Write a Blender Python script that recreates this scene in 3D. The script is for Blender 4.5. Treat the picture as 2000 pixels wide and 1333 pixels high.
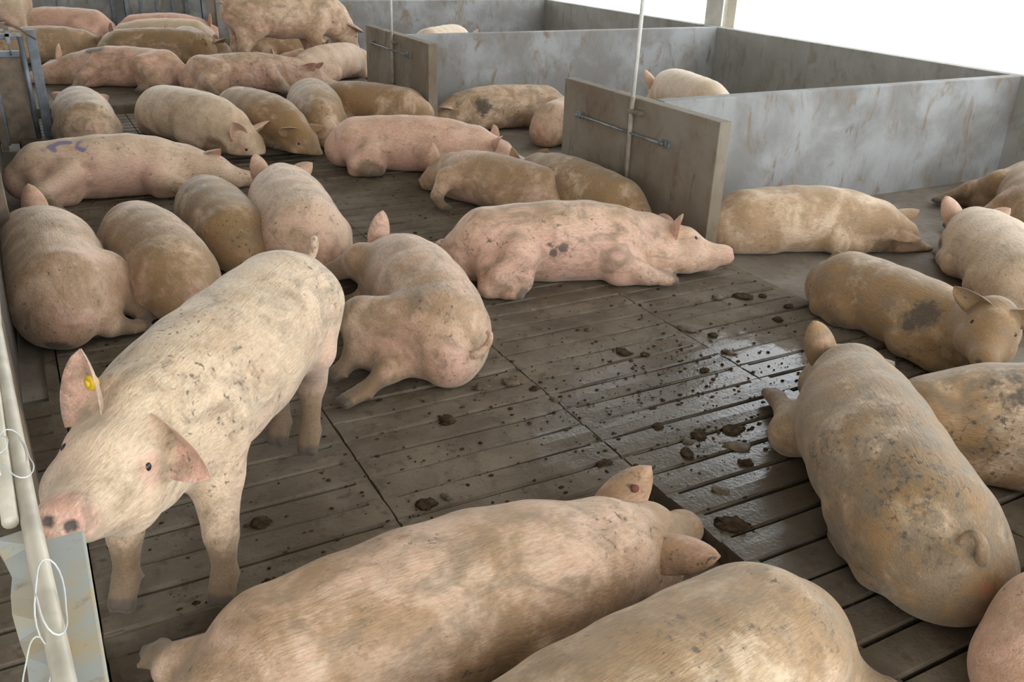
import bpy, bmesh, math, random
import numpy as np
from mathutils import Matrix, Vector

for o in list(bpy.data.objects): bpy.data.objects.remove(o, do_unlink=True)
S = bpy.context.scene
COL = S.collection
R = math.radians

# ------------------------------------------------------------------ camera
cam_d = bpy.data.cameras.new('camera'); cam = bpy.data.objects.new('camera', cam_d); COL.objects.link(cam)
cam_d.sensor_width = 36; cam_d.lens = 36*1735/2000; cam_d.clip_start = .05; cam_d.clip_end = 300
PITCH, ROLL, YAW, CAM_H = R(25.0), R(-1.93), R(-29.04), 1.8
fw = np.array([-math.sin(YAW)*math.cos(PITCH), math.cos(YAW)*math.cos(PITCH), -math.sin(PITCH)])
rt = np.array([math.cos(YAW), math.sin(YAW), 0]); dn = np.cross(fw, rt)
rt, dn = math.cos(ROLL)*rt+math.sin(ROLL)*dn, -math.sin(ROLL)*rt+math.cos(ROLL)*dn
cam.matrix_world = Matrix(((rt[0], -dn[0], -fw[0], 0), (rt[1], -dn[1], -fw[1], 0), (rt[2], -dn[2], -fw[2], CAM_H), (0, 0, 0, 1)))
S.camera = cam

# ------------------------------------------------------------------ world, sun, exposure
W = bpy.data.worlds.new('overcast_sky'); S.world = W; W.use_nodes = True
bg = W.node_tree.nodes['Background']; bg.inputs[0].default_value = (.90, .955, 1.0, 1); bg.inputs[1].default_value = 3.3
sd_ = bpy.data.lights.new('sun', 'SUN'); sd_.energy = 3.0; sd_.angle = R(6); sd_.color = (1, .97, .9)
sun = bpy.data.objects.new('sun', sd_); COL.objects.link(sun); sun.location = (0, 0, 12); sun.rotation_euler = (R(12), R(-14), 0)
S.view_settings.view_transform = 'Standard'; S.view_settings.look = 'None'; S.view_settings.gamma = 1
S.view_settings.use_curve_mapping = False; S.view_settings.exposure = 0.32

# ------------------------------------------------------------------ helpers
def link(o, parent=None):
    COL.objects.link(o)
    if parent is not None: o.parent = parent
    return o
def tag(o, label=None, cat=None, group=None, kind=None):
    if label: o['label'] = label
    if cat: o['category'] = cat
    if group: o['group'] = group
    if kind: o['kind'] = kind
    return o
def empty(name, loc=(0, 0, 0)):
    o = bpy.data.objects.new(name, None); o.location = loc; o.empty_display_size = .1; return link(o)
class MB:
    def __init__(s): s.v = []; s.f = []; s.sm = []
    def add(s, vs, fs, smooth=False):
        n = len(s.v); s.v += [tuple(map(float, p)) for p in vs]; s.f += [tuple(i+n for i in f) for f in fs]; s.sm += [smooth]*len(fs); return s
    def box(s, a, b, bev=0.0):
        a = np.array(a, float); b = np.array(b, float)
        if bev <= 0:
            vs = [(x, y, z) for x in (a[0], b[0]) for y in (a[1], b[1]) for z in (a[2], b[2])]
            return s.add(vs, [(0, 1, 3, 2), (4, 6, 7, 5), (0, 4, 5, 1), (2, 3, 7, 6), (0, 2, 6, 4), (1, 5, 7, 3)])
        bm = bmesh.new(); bmesh.ops.create_cube(bm, size=1)
        for v in bm.verts: v.co = Vector([(a[i]+b[i])/2+v.co[i]*(b[i]-a[i]) for i in range(3)])
        bmesh.ops.bevel(bm, geom=list(bm.edges), offset=bev, segments=2, profile=.6, affect='EDGES')
        bm.verts.index_update(); s.add([v.co for v in bm.verts], [[v.index for v in f.verts] for f in bm.faces]); bm.free(); return s
    def tube(s, pts, r, n=10, cap=True):
        pts = [np.array(p, float) for p in pts]; rr = r if hasattr(r, '__len__') else [r]*len(pts); vs = []; fs = []
        t0 = pts[1]-pts[0]; up = np.array([0, 0, 1.]) if abs(t0[2]) < .9*np.linalg.norm(t0) else np.array([1., 0, 0])
        for i, p in enumerate(pts):
            t = pts[min(i+1, len(pts)-1)]-pts[max(i-1, 0)]; t = t/(np.linalg.norm(t)+1e-9)
            u = up-t*(up@t); u /= np.linalg.norm(u)+1e-9; up = u; w = np.cross(t, u)
            for k in range(n): a = 2*math.pi*k/n; vs.append(p+rr[i]*(math.cos(a)*u+math.sin(a)*w))
        for i in range(len(pts)-1):
            for k in range(n): fs.append((i*n+k, i*n+(k+1) % n, (i+1)*n+(k+1) % n, (i+1)*n+k))
        if cap: fs += [tuple(range(n-1, -1, -1)), tuple(range((len(pts)-1)*n, len(pts)*n))]
        return s.add(vs, fs, True)
    def mesh(s, name, mat):
        me = bpy.data.meshes.new(name); me.from_pydata(s.v, [], s.f)
        me.polygons.foreach_set('use_smooth', s.sm); me.update()
        if mat: me.materials.append(mat)
        return me
    def build(s, name, mat, parent=None):
        return link(bpy.data.objects.new(name, s.mesh(name, mat)), parent)

# ------------------------------------------------------------------ materials
class NT:
    def __init__(s, name):
        s.m = bpy.data.materials.new(name); s.m.use_nodes = True; s.t = s.m.node_tree; s.b = s.t.nodes['Principled BSDF']
    def n(s, typ, **kw):
        nd = s.t.nodes.new(typ)
        for k, v in kw.items():
            if k.startswith('i_'): nd.inputs[k[2:].replace('_', ' ')].default_value = v
            else: setattr(nd, k, v)
        return nd
    def l(s, a, b): s.t.links.new(a, b)
    def val(s, x):
        if isinstance(x, (int, float)):
            v = s.n('ShaderNodeValue'); v.outputs[0].default_value = x; return v.outputs[0]
        return x
    def math(s, op, a, b=0.0, clamp=False):
        nd = s.n('ShaderNodeMath', operation=op); nd.use_clamp = clamp
        for i, x in enumerate((a, b)):
            if isinstance(x, (int, float)): nd.inputs[i].default_value = x
            else: s.l(x, nd.inputs[i])
        return nd.outputs[0]
    def mix(s, fac, a, b, blend='MIX'):
        nd = s.n('ShaderNodeMix', data_type='RGBA', blend_type=blend); nd.clamp_factor = True
        for x, i in ((fac, 0), (a, 6), (b, 7)):
            if isinstance(x, (int, float)): nd.inputs[i].default_value = x
            elif isinstance(x, tuple): nd.inputs[i].default_value = (*x, 1) if len(x) == 3 else x
            else: s.l(x, nd.inputs[i])
        return nd.outputs[2]
    def noise(s, vec, scale, detail=4, rough=.55, dist=0.0):
        nd = s.n('ShaderNodeTexNoise'); nd.inputs['Scale'].default_value = scale; nd.inputs['Detail'].default_value = detail
        nd.inputs['Roughness'].default_value = rough; nd.inputs['Distortion'].default_value = dist
        if vec is not None: s.l(vec, nd.inputs['Vector'])
        return nd.outputs['Fac']
    def ramp(s, x, lo, hi):
        nd = s.n('ShaderNodeMapRange', interpolation_type='SMOOTHSTEP'); nd.inputs[1].default_value = lo; nd.inputs[2].default_value = hi
        s.l(x, nd.inputs[0]); return nd.outputs[0]
    def mapping(s, vec, scale=(1, 1, 1), rot=(0, 0, 0)):
        nd = s.n('ShaderNodeMapping'); nd.inputs['Scale'].default_value = scale; nd.inputs['Rotation'].default_value = rot
        s.l(vec, nd.inputs['Vector']); return nd.outputs[0]
    def bump(s, h, strength=.3, dist=.01, prev=None):
        nd = s.n('ShaderNodeBump'); nd.inputs['Strength'].default_value = strength; nd.inputs['Distance'].default_value = dist
        s.l(h, nd.inputs['Height'])
        if prev is not None: s.l(prev, nd.inputs['Normal'])
        return nd.outputs[0]
    def out(s, col=None, rough=None, normal=None, **kw):
        for x, k in ((col, 'Base Color'), (rough, 'Roughness'), (normal, 'Normal')):
            if x is None: continue
            if isinstance(x, (int, float)): s.b.inputs[k].default_value = x
            elif isinstance(x, tuple): s.b.inputs[k].default_value = (*x, 1)
            else: s.l(x, s.b.inputs[k])
        for k, v in kw.items(): s.b.inputs[k.replace('_', ' ')].default_value = v
        return s.m

def simple(name, col, rough=.6, metal=0, var=.25, scale=9, bump=.15):
    t = NT(name); tc = t.n('ShaderNodeTexCoord').outputs['Object']
    n = t.noise(tc, scale, 5); n2 = t.noise(tc, scale*7, 3)
    c = t.mix(t.ramp(n, .35, .7), tuple(x*(1-var) for x in col), tuple(min(1, x*(1+var*.5)) for x in col))
    return t.out(c, rough, t.bump(n2, bump, .004), Metallic=metal)

def wall_mat(name, base, stain, pale, amt):
    t = NT(name); g = t.n('ShaderNodeNewGeometry').outputs['Position']
    n1 = t.noise(g, 2.2, 6, .6, .3); n2 = t.noise(t.mapping(g, (1, 1, .45)), 7, 6, .65, .6); n3 = t.noise(g, 38, 3)
    c = t.mix(t.ramp(n1, .38, .66), base, pale)
    c = t.mix(t.math('MULTIPLY', t.ramp(n2, .5, .72), amt), c, stain)
    n4 = t.noise(t.mapping(g, (1, 1, .25)), 15, 4, .6, .5)
    c = t.mix(t.math('MULTIPLY', t.ramp(n4, .62, .74), .55*amt), c, tuple(x*.45 for x in stain))
    return t.out(c, .8, t.bump(n3, .25, .006))
M_WALL = wall_mat('concrete_grey_wall', (.225, .215, .20), (.21, .155, .105), (.345, .345, .34), 1.0)
M_GATE = wall_mat('concrete_brown_panel', (.19, .143, .095), (.135, .088, .05), (.26, .222, .17), .85)
M_WALLR = wall_mat('concrete_outer_wall', (.30, .285, .25), (.21, .17, .12), (.36, .35, .32), .7)

def slat_mat():
    t = NT('slat_concrete'); g = t.n('ShaderNodeNewGeometry').outputs['Position']
    n1 = t.noise(g, 3.1, 6, .6, .2); n2 = t.noise(g, 14, 6, .65, .4); n3 = t.noise(g, 70, 4, .6); n4 = t.noise(t.mapping(g, (.35, 1, 1)), 30, 4)
    c = t.mix(t.ramp(n1, .35, .68), (.105, .076, .047), (.185, .147, .102))
    c = t.mix(t.math('MULTIPLY', t.ramp(n2, .52, .68), .75), c, (.07, .046, .026))
    c = t.mix(t.math('MULTIPLY', t.ramp(n3, .6, .72), .6), c, (.07, .05, .032))
    c = t.mix(t.math('MULTIPLY', t.ramp(n4, .6, .75), .35), c, (.22, .185, .14))
    # wet area: smooth, darker surface
    def ball(cx, cy, r0, r1):
        vd = t.n('ShaderNodeVectorMath', operation='DISTANCE'); t.l(g, vd.inputs[0]); vd.inputs[1].default_value = (cx, cy, 0)
        return t.math('SUBTRACT', 1.0, t.ramp(vd.outputs['Value'], r0, r1))
    wet = t.math('MAXIMUM', ball(2.42, 2.45, .35, 1.15), ball(2.15, 1.75, .3, .85)); wet = t.math('MAXIMUM', wet, t.math('MULTIPLY', ball(1.85, 2.45, .15, .6), .9))
    nw = t.math('ADD', t.noise(g, 6.5, 8, .72, .5), t.math('MULTIPLY', t.math('SUBTRACT', t.noise(g, 55, 3, .6), .5), .35))
    wet = t.ramp(t.math('ADD', t.math('MULTIPLY', wet, .62), t.math('MULTIPLY', nw, .75)), .62, .84)
    c = t.mix(t.math('MULTIPLY', wet, .5), c, (.075, .065, .055))
    rough = t.math('ADD', t.math('MULTIPLY', wet, -.64), .78, True)
    h = t.math('ADD', t.math('MULTIPLY', n2, .7), t.math('MULTIPLY', n3, .5))
    bst = t.math('SUBTRACT', 1.0, t.math('MULTIPLY', wet, .55))
    b = t.n('ShaderNodeBump'); b.inputs['Distance'].default_value = .012; t.l(t.math('MULTIPLY', bst, .55), b.inputs['Strength']); t.l(h, b.inputs['Height'])
    return t.out(c, rough, b.outputs[0])
M_SLAT = slat_mat()
def floor_mat():
    t = NT('solid_floor_concrete'); g = t.n('ShaderNodeNewGeometry').outputs['Position']
    n1 = t.noise(g, 2.5, 6, .6, .2); n2 = t.noise(g, 17, 6, .6); n3 = t.noise(g, 80, 3)
    c = t.mix(t.ramp(n1, .35, .68), (.165, .13, .095), (.26, .225, .185))
    c = t.mix(t.math('MULTIPLY', t.ramp(n2, .54, .7), .6), c, (.13, .10, .07))
    return t.out(c, .75, t.bump(t.math('ADD', n2, t.math('MULTIPLY', n3, .4)), .4, .01))
M_FLOOR = floor_mat()
M_PIT = simple('pit_slurry', (.018, .014, .011), .6)
M_GALV = simple('galvanised_sheet', (.52, .53, .47), .5, .1, .4, 14, .1)
M_RUST = simple('rusty_sheet', (.42, .33, .24), .6, .25, .45, 11, .2)
M_CREAM = simple('cream_painted_rail', (.60, .54, .43), .4, 0, .25, 7, .08)
M_DARKFENCE = simple('dark_stained_panel', (.10, .08, .062), .65, 0, .35, 8, .3)
def worn_mat():
    t = NT('worn_galvanised'); tc = t.n('ShaderNodeTexCoord').outputs['Object']; n = t.noise(tc, 9, 6, .65, .6); n2 = t.noise(tc, 30, 5)
    c = t.mix(t.ramp(n, .42, .62), (.47, .49, .46), (.56, .45, .28)); c = t.mix(t.math('MULTIPLY', t.ramp(n2, .58, .75), .6), c, (.30, .19, .09))
    return t.out(c, .5, t.bump(n2, .15, .003), Metallic=.1)
M_WORN = worn_mat()
M_STEEL = simple('weathered_steel', (.24, .25, .25), .5, .5, .4, 14, .2)
M_GATESTEEL = simple('blue_grey_steel', (.20, .22, .245), .5, .35, .3, 10, .15)
M_BRONZE = simple('weathered_brown_steel', (.24, .18, .125), .6, .2, .35, 9, .2)
M_PVC = simple('white_plastic_pipe', (.66, .64, .58), .45, 0, .12, 10, .05)
M_PVCD = simple('stained_plastic_pipe', (.36, .29, .22), .55, 0, .25, 10, .1)
M_TWINE = simple('pale_twine', (.70, .72, .70), .6, 0, .1, 30, .1)
M_POST = simple('painted_post', (.62, .58, .50), .5, 0, .15, 4, .05)
M_ROOF = simple('roof_sheet', (.42, .41, .39), .7, 0, .15, 3, .05)
M_GROUND = simple('outside_ground', (.74, .72, .66), .9, 0, .1, .5, .05)
M_MUD = simple('dark_mud', (.075, .046, .022), .8, 0, .55, 60, 1.0); M_MUD.node_tree.nodes['Principled BSDF'].inputs['Specular IOR Level'].default_value = .12
M_MUDL = simple('tan_mud', (.12, .08, .04), .6, 0, .35, 20, .5)

# ------------------------------------------------------------------ structure
JX = [-1.0, -.06, .86, 1.76, 2.70, 3.60]        # joints of the slatted panels
PITCHY, Y0 = .1377, 2.149                       # slat pitch, front edge of the upper panels
STEP1, STEP2, Z1, Z2 = 7.5, 9.4, .07, .14
rnd = random.Random(4)
pit = MB().box((-8, -3, -.5), (7.6, 20, -.42)).build('floor', M_PIT); tag(pit, kind='structure')
def slat_mesh(L, seed):
    rg = random.Random(seed); w = PITCHY-.013; n = 5; vs = []; fs = []
    prof = [(-w/2+.012, -.12), (-w/2, -.010), (-w/2+.006, 0), (0, .0015), (w/2-.006, 0), (w/2, -.010), (w/2-.012, -.12)]
    for i in range(n):
        x = -L/2+L*i/(n-1)
        for (y, z) in prof: vs.append((x, y+rg.uniform(-.0018, .0018), z+(rg.uniform(-.003, .002) if z > -.05 else 0)))
    m = len(prof)
    for i in range(n-1):
        for k in range(m): fs.append((i*m+k, (i+1)*m+k, (i+1)*m+(k+1) % m, i*m+(k+1) % m))
    fs += [tuple(range(m)), tuple(range(n*m-1, (n-1)*m-1, -1))]
    return MB().add(vs, fs).mesh('slat', M_SLAT)
slat_meshes = {}
far = MB()
for c in range(5):
    L = JX[c+1]-JX[c]-.008; xc = (JX[c+1]+JX[c])/2
    k0 = int((0.75-Y0)/PITCHY)-1
    for k in range(k0, 60):
        y = Y0+PITCHY*(k+.5)
        if y > STEP2-.05: break
        if c == 0 and (y > 3.6): break
        z = 0.0
        if y < Y0 and c in (1, 2): z = -.075
        if y > STEP1: z = Z1
        if y < STEP1:
            key = (c, k % 3)
            if key not in slat_meshes: slat_meshes[key] = slat_mesh(L, c*7+k)
            o = bpy.data.objects.new('slat', slat_meshes[key]); o.location = (xc, y, z+rnd.uniform(-.003, .002)); o.rotation_euler = (rnd.uniform(-.012, .012), 0, rnd.uniform(-.002, .002)); link(o, pit)
        else:
            w = PITCHY-.02; far.box((xc-L/2, y-w/2, z-.1), (xc+L/2, y+w/2, z))
fo = far.build('slat_rows', M_SLAT, pit); tag(fo, kind='stuff')
for j, x in enumerate(JX):                       # solid ends of the panels
    y1 = 3.6 if j == 0 else STEP1
    for sx in (-1, 1):
        if (j == 0 and sx < 0) or (j == 5 and sx > 0): continue
        y = 0.70
        while y < y1-.05:
            ye = Y0 if y < Y0 else min(y+1.10, y1)
            zz = -.079 if (ye <= Y0 and ((j in (1, 2) and sx > 0) or (j in (2, 3) and sx < 0))) else -.004
            a = x+.003 if sx > 0 else x-.052; MB().box((a, y+.004, zz-.1), (a+.049, ye-.004, zz)).build('panel_border', M_SLAT, pit)
            y = ye
# step faces and the raised floor at the back
st = MB(); st.box((-.9, STEP1-.02, -.4), (3.62, STEP1+.05, Z1-.002), .012).build('step_edge', M_SLAT, pit)
MB().box((-.06, STEP1+.05, -.4), (3.60, STEP1+.09, Z1-.01)).build('step_edge', M_SLAT, pit)
MB().box((-.06, Y0-.004, -.3), (1.762, Y0+.035, -.012)).build('step_edge', M_SLAT, pit)
fb = MB().box((-6, STEP2, -.4), (3.6, 19, Z2), .02).build('floor_raised', M_SLAT); tag(fb, kind='structure')
fs_ = MB().box((3.605, -3, -.4), (7.5, 19, -.02)).build('floor_solid', M_FLOOR); tag(fs_, kind='structure')
fl_ = MB().box((-8, -3, -.4), (-1.0, STEP2-.01, -.01)).build('floor_alley', M_FLOOR); tag(fl_, kind='structure')
MB().box((-1.0, 3.7, -.4), (-.07, STEP2-.01, -.012)).build('floor_passage', M_FLOOR)['kind'] = 'structure'

def wall(name, a, b, mat): return tag(MB().box(a, b, .008).build(name, mat), kind='structure')
TOP = .82
wall('wall_near', (3.62, 4.62, -.1), (7.25, 4.72, TOP), M_WALL)
wall('wall_middle', (3.40, 8.42, -.1), (7.25, 8.52, TOP), M_WALL)
wall('wall_far', (2.42, 12.38, -.1), (7.25, 12.48, TOP), M_WALL)
wall('wall_right', (7.25, -3, -.1), (7.37, 19, TOP), M_WALLR)
wall('wall_back', (-6, 16.6, 0), (7.25, 16.75, 1.5), M_WALL)
ce = MB(); ce.add([(-7, -4, 3.2), (1.5, -4, 5.6), (8.0, -4, 4.1), (8.0, 20, 4.1), (1.5, 20, 5.6), (-7, 20, 3.2)], [(0, 1, 4, 5), (1, 2, 3, 4)])
tag(ce.build('ceiling', M_ROOF), kind='structure')  # out-of-view roof, put in to block top light; eave raised for side light
wall('wall_left_fill_block', (-7.0, -4, -.5), (-6.85, 20, 2.6), M_WALL)  # unseen wall, added to cut the fill light from the left
tag(MB().box((-60, -60, -.9), (90, 90, -.52)).build('ground_outside', M_GROUND), kind='structure')
def column(x, y, wh):
    r = empty('roof_post', (x, y, 0)); tag(r, 'cream painted steel roof post outside the low wall '+wh, 'post', 'roof posts along the open side')
    f = .15
    MB().box((-.11, -f, -.1), (-.09, f, 4.15)).build('flange', M_POST, r); MB().box((.09, -f, -.1), (.11, f, 4.15)).build('flange', M_POST, r)
    MB().box((-.09, -.012, -.1), (.09, .012, 4.15)).build('web', M_POST, r)
for y, wh in ((4.45, 'by the near partition wall'), (8.70, 'by the middle partition wall'), (12.95, 'by the far partition wall')): column(7.52, y, wh)

# ------------------------------------------------------------------ pen end panels with bars
def pen_panel(x, y0, y1, z0, top, label, bar_z):
    r = empty('pen_gate', (x, (y0+y1)/2, z0)); tag(r, label, 'pen gate', 'short concrete panels closing the pen partitions')
    L = y1-y0; h = top-z0
    MB().box((-.045, -L/2, -.02), (.045, L/2, h), .007).build('concrete_panel', M_GATE, r)
    zb = bar_z-z0; a, b = -L*.22, L*.36
    MB().tube([(-.075, a, zb), (-.075, b, zb)], .0085, 8).build('latch_bar', M_STEEL, r)
    for yy in (a, b):
        p = MB().box((-.062, yy-.05, zb-.022), (-.045, yy+.05, zb+.022), .003)
        p.tube([(-.045, yy, zb), (-.09, yy, zb)], .012, 8); p.tube([(-.075, yy-.035, zb-.02), (-.075, yy-.035, zb+.03)], .006, 6); p.build('bar_bracket', M_STEEL, r)
    return r
pen_panel(3.555, 3.95, 5.66, -.0, TOP-.0, 'concrete pen gate with steel latch bar beside the ochre-stained pig', .60)
pen_panel(3.34, 7.66, 9.30, Z1, TOP+.01, 'concrete pen gate with latch bar behind the orange-brown pig', .68)

def hang_pipe(px, py, zt, zb, bend, label, group):
    r = empty('water_pipe', (px, py, zb)); tag(r, label, 'pipe', group)
    H = zt-zb
    pts = [(bend*math.sin(i/9*math.pi)*.5, 0, i/9*H) for i in range(10)]
    MB().tube(pts, .0135, 10).build('pipe', M_PVC, r)
    MB().tube([(0, 0, -.52), (0, 0, .03)], .0155, 10).build('lower_pipe', M_PVCD, r)
    MB().box((-.02, -.10, -.075), (.035, .02, -.045), .006).build('pipe_clamp', M_BRONZE, r)
    return r
hang_pipe(3.485, 4.78, 4.9, .80, .06, 'thick white water pipe hanging down to the pen gate beside the ochre-stained pig', None)
hang_pipe(3.275, 8.50, 4.9, .82, .0, 'thin white water pipe hanging down to the pen gate behind the orange-brown pig', None)

# ------------------------------------------------------------------ left fence beside the standing pig
fr = empty('pen_fence', (-.15, 2.6, 0)); tag(fr, 'low fence of dark panels with cream top rails beside the standing pig', 'fence')
def fpart(mb, name, mat):
    o = mb.build(name, mat, fr); o.matrix_parent_inverse = Matrix.Translation((.15, -2.6, 0)); return o
fpart(MB().box((-.235, 2.75, 0.0), (-.205, 5.0, .80), .006), 'fence_panel', M_DARKFENCE)
fpart(MB().box((-.235, 5.04, 0.0), (-.205, 8.45, .80), .006), 'fence_panel', M_DARKFENCE)
fpart(MB().tube([(-.20, 8.4, .86), (-.178, 5., .855), (-.156, 2.4, .85), (-.112, 1.49, .85), (-.088, 1.1, .85), (-.07, .75, .85)], .0155, 12), 'top_rail', M_CREAM)
fpart(MB().tube([(-.215, 4.4, .86), (-.160, 2.0, .86), (-.141, 1.48, .857)], .0135, 12), 'top_rail', M_CREAM)
pl = MB(); z = .80
for i in range(8):
    pass
pl.box((-.118, .6, .775), (-.035, 1.49, .80), .004); fpart(pl, 'galvanised_channel', M_WORN)
rg = random.Random(8); vs = []; n = 18
for i in range(n):
    y = 1.49-.9*i/(n-1); x0 = -.168+.10*(i/(n-1))+rg.uniform(-.008, .008); x1 = -.118+.055*(i/(n-1))
    for zz in (.83, .822): vs += [(x0, y, zz-.012+rg.uniform(-.006, .006)), (x1, y, zz)]
fs = []
for i in range(n-1):
    a, b = i*4, i*4+4; fs += [(a, a+1, b+1, b), (a+2, b+2, b+3, a+3), (a, b, b+2, a+2), (a+1, a+3, b+3, b+1)]
fs += [(0, 2, 3, 1), (n*4-4, n*4-3, n*4-1, n*4-2)]
fpart(MB().add(vs, fs), 'torn_plate', M_WORN)
for yy in (1.0, 2.62, 5.02, 8.4):
    fpart(MB().box((-.20, yy-.03, 0 if yy > 1.2 else -.1), (-.15, yy+.03, .83), .004), 'fence_post', M_BRONZE)
def twine(seed, c, r, n):
    pts = []
    for i in range(n):
        a = i/n*6.283*1.35+seed; w_ = 1+.25*math.sin(2.3*a+seed)
        pts.append((c[0]+r*math.cos(a)*w_, c[1]+3.2*r*math.sin(a)*w_, c[2]+.022*math.sin(a*1.3+seed)))
    sm = []
    for i in range(len(pts)-1):
        for q in range(3): sm.append(tuple(pts[i][k]+(pts[i+1][k]-pts[i][k])*q/3 for k in range(3)))
    return MB().tube(sm, .0013, 5)
for i, (c, r_) in enumerate((((-.165, 1.72, .885), .028), ((-.125, 1.66, .88), .03), ((-.09, 1.22, .875), .022), ((-.12, 1.1, .84), .018))):
    fpart(twine(i+1, c, r_, 40), 'twine', M_TWINE)

# ------------------------------------------------------------------ steel gate at the far left
lg = empty('steel_gate', (0, 8.50, 0)); tag(lg, 'weathered steel gate section with channel posts and slide latch beyond the fence', 'gate')
def gpart(mb, name, mat): return mb.build(name, mat, lg)
gpart(MB().box((.13, -.03, 0), (.205, .03, .93), .006), 'gate_post', M_GATESTEEL)
gpart(MB().tube([(.085, -.035, .02), (.085, -.035, .90)], .022, 10), 'upright_tube', M_GATESTEEL)
gpart(MB().box((-.13, -.02, .03), (.06, .0, .76), .004), 'gate_sheet', M_BRONZE)
gpart(MB().box((-.17, -.04, .02), (-.13, .02, .80), .006), 'upright_channel', M_GATESTEEL)
gpart(MB().box((-.13, -.035, .72), (.06, .02, .77), .006), 'cross_rail', M_GATESTEEL)
gpart(MB().box((-.9, -.03, .86), (.10, .03, .90), .006), 'cross_rail', M_GATESTEEL)
gpart(MB().box((-.9, -.03, .94), (.02, .03, .985), .006), 'cross_rail', M_BRONZE)
gpart(MB().box((-.9, .0, .03), (-.17, .02, .86), .004), 'gate_sheet', M_GATESTEEL)
gpart(MB().tube([(.0, -.05, .985), (.10, -.05, .94), (.20, -.05, .86)], .010, 8), 'latch_rod', M_BRONZE)
gpart(MB().box((-.02, -.06, .82), (.015, -.03, .94), .004).box((-.02, -.06, .88), (.10, -.03, .91), .004), 'slide_latch', M_STEEL)
gpart(MB().tube([(-.0, -.05, .74), (-.0, -.05, .84)], .007, 8), 'latch_pin', M_STEEL)

# dark partition panels at the end of the passage
def back_panel(x0, x1, y, z0, z1, mat, label):
    r = empty('partition_panel', ((x0+x1)/2, y, z0)); tag(r, label, 'panel')
    w = (x1-x0)/2; MB().box((-w, -.03, 0), (w, .03, z1-z0), .006).build('sheet', mat, r)
    for x in (-w, w-.06): MB().box((x, -.06, 0), (x+.06, .04, z1-z0+.02), .006).build('post', M_GATESTEEL, r)
    for k in range(1, 4): MB().box((-w+.5*w*k-.02, -.045, .05), (-w+.5*w*k+.02, -.03, z1-z0-.05), .003).build('rib', M_GATESTEEL, r)
    return r
back_panel(-1.6, 1.55, 15.9, Z2, 1.3, M_WALL, 'grey partition panel behind the pink pigs at the end of the passage')
back_panel(1.66, 2.60, 15.6, Z2, 1.2, M_WALL, 'narrow grey partition panel with ribs right of the split post')
back_panel(2.62, 3.5, 14.6, Z2, 1.2, M_GATE, 'dark brown ribbed panel beside the far partition wall')

# ------------------------------------------------------------------ manure on the slats
def lump(seed, r, flat):
    rg = random.Random(seed); bm = bmesh.new(); bmesh.ops.create_icosphere(bm, subdivisions=3, radius=1)
    ph = [(rg.uniform(1, 5), rg.uniform(1, 5), rg.uniform(1, 5), rg.uniform(0, 6)) for _ in range(7)]
    for v in bm.verts:
        d = sum(math.sin(v.co.x*a+v.co.y*b_+v.co.z*c+f) for a, b_, c, f in ph)*.06+sum(math.sin(2.7*(v.co.x*b_+v.co.y*c+v.co.z*a)+f) for a, b_, c, f in ph)*.06+rg.uniform(-.10, .10)
        v.co = v.co*(1+d); v.co = Vector((v.co.x*r, v.co.y*r*rg_w[seed % 5], max(v.co.z*r*flat, -.25*r*flat)))
    me = bpy.data.meshes.new('manure_clump'); bm.to_mesh(me); bm.free()
    for p_ in me.polygons: p_.use_smooth = True
    me.materials.append(M_MUD if seed % 3 else M_MUDL); return me
rg_w = (1.0, .75, 1.3, .85, 1.6)
CL = [(1.67, 3.0, 2), (1.73, 2.9, 1.3), (1.28, 2.82, 1.6), (1.76, 2.78, 1), (2.29, 3.05, 1.3), (2.37, 2.98, 1), (3.16, 3.4, 2), (3.3, 3.36, 2.4), (3.41, 3.32, 1.2), (2.74, 3.14, 1.8), (2.81, 3.02, 1.1), (2.28, 2.26, 2.6), (2.21, 2.16, 2), (2.16, 2.05, 1.6), (2.13, 2.29, 1.3), (2.06, 2.27, 1), (2.02, 2.41, 1.4), (.98, 2.33, 1.5), (1.06, 2.34, 1.1), (.84, 2.2, 1.2), (.45, 2.47, 1.8), (2.28, 3.33, 1), (1.86, 1.78, 2.4), (2.52, 2.73, 1.2), (2.75, 2.83, 1), (3.43, 3.14, 1.3), (3.25, 3.03, 1.6), (1.53, 3.01, 1.3), (1.68, 2.28, 1.3), (2.0, 2.2, 1.2), (1.95, 1.95, 1.4)]
for i, (x, y, r_) in enumerate(CL):
    o = bpy.data.objects.new('manure_clump', lump(i, .021*r_**.8, .36 if r_ < 1.7 else .2)); o.location = (x, y, .0025); o.rotation_euler = (0, 0, rnd.uniform(0, 6)); link(o)
    tag(o, 'dark manure clump lying on the slatted floor', 'manure', 'manure clumps on the slatted floor')
rgc = random.Random(77); cr = MB(); P_ = (1+5**.5)/2
ICO = [(-1, P_, 0), (1, P_, 0), (-1, -P_, 0), (1, -P_, 0), (0, -1, P_), (0, 1, P_), (0, -1, -P_), (0, 1, -P_), (P_, 0, -1), (P_, 0, 1), (-P_, 0, -1), (-P_, 0, 1)]
ICF = [(0, 11, 5), (0, 5, 1), (0, 1, 7), (0, 7, 10), (0, 10, 11), (1, 5, 9), (5, 11, 4), (11, 10, 2), (10, 7, 6), (7, 1, 8), (3, 9, 4), (3, 4, 2), (3, 2, 6), (3, 6, 8), (3, 8, 9), (4, 9, 5), (2, 4, 11), (6, 2, 10), (8, 6, 7), (9, 8, 1)]
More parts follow.
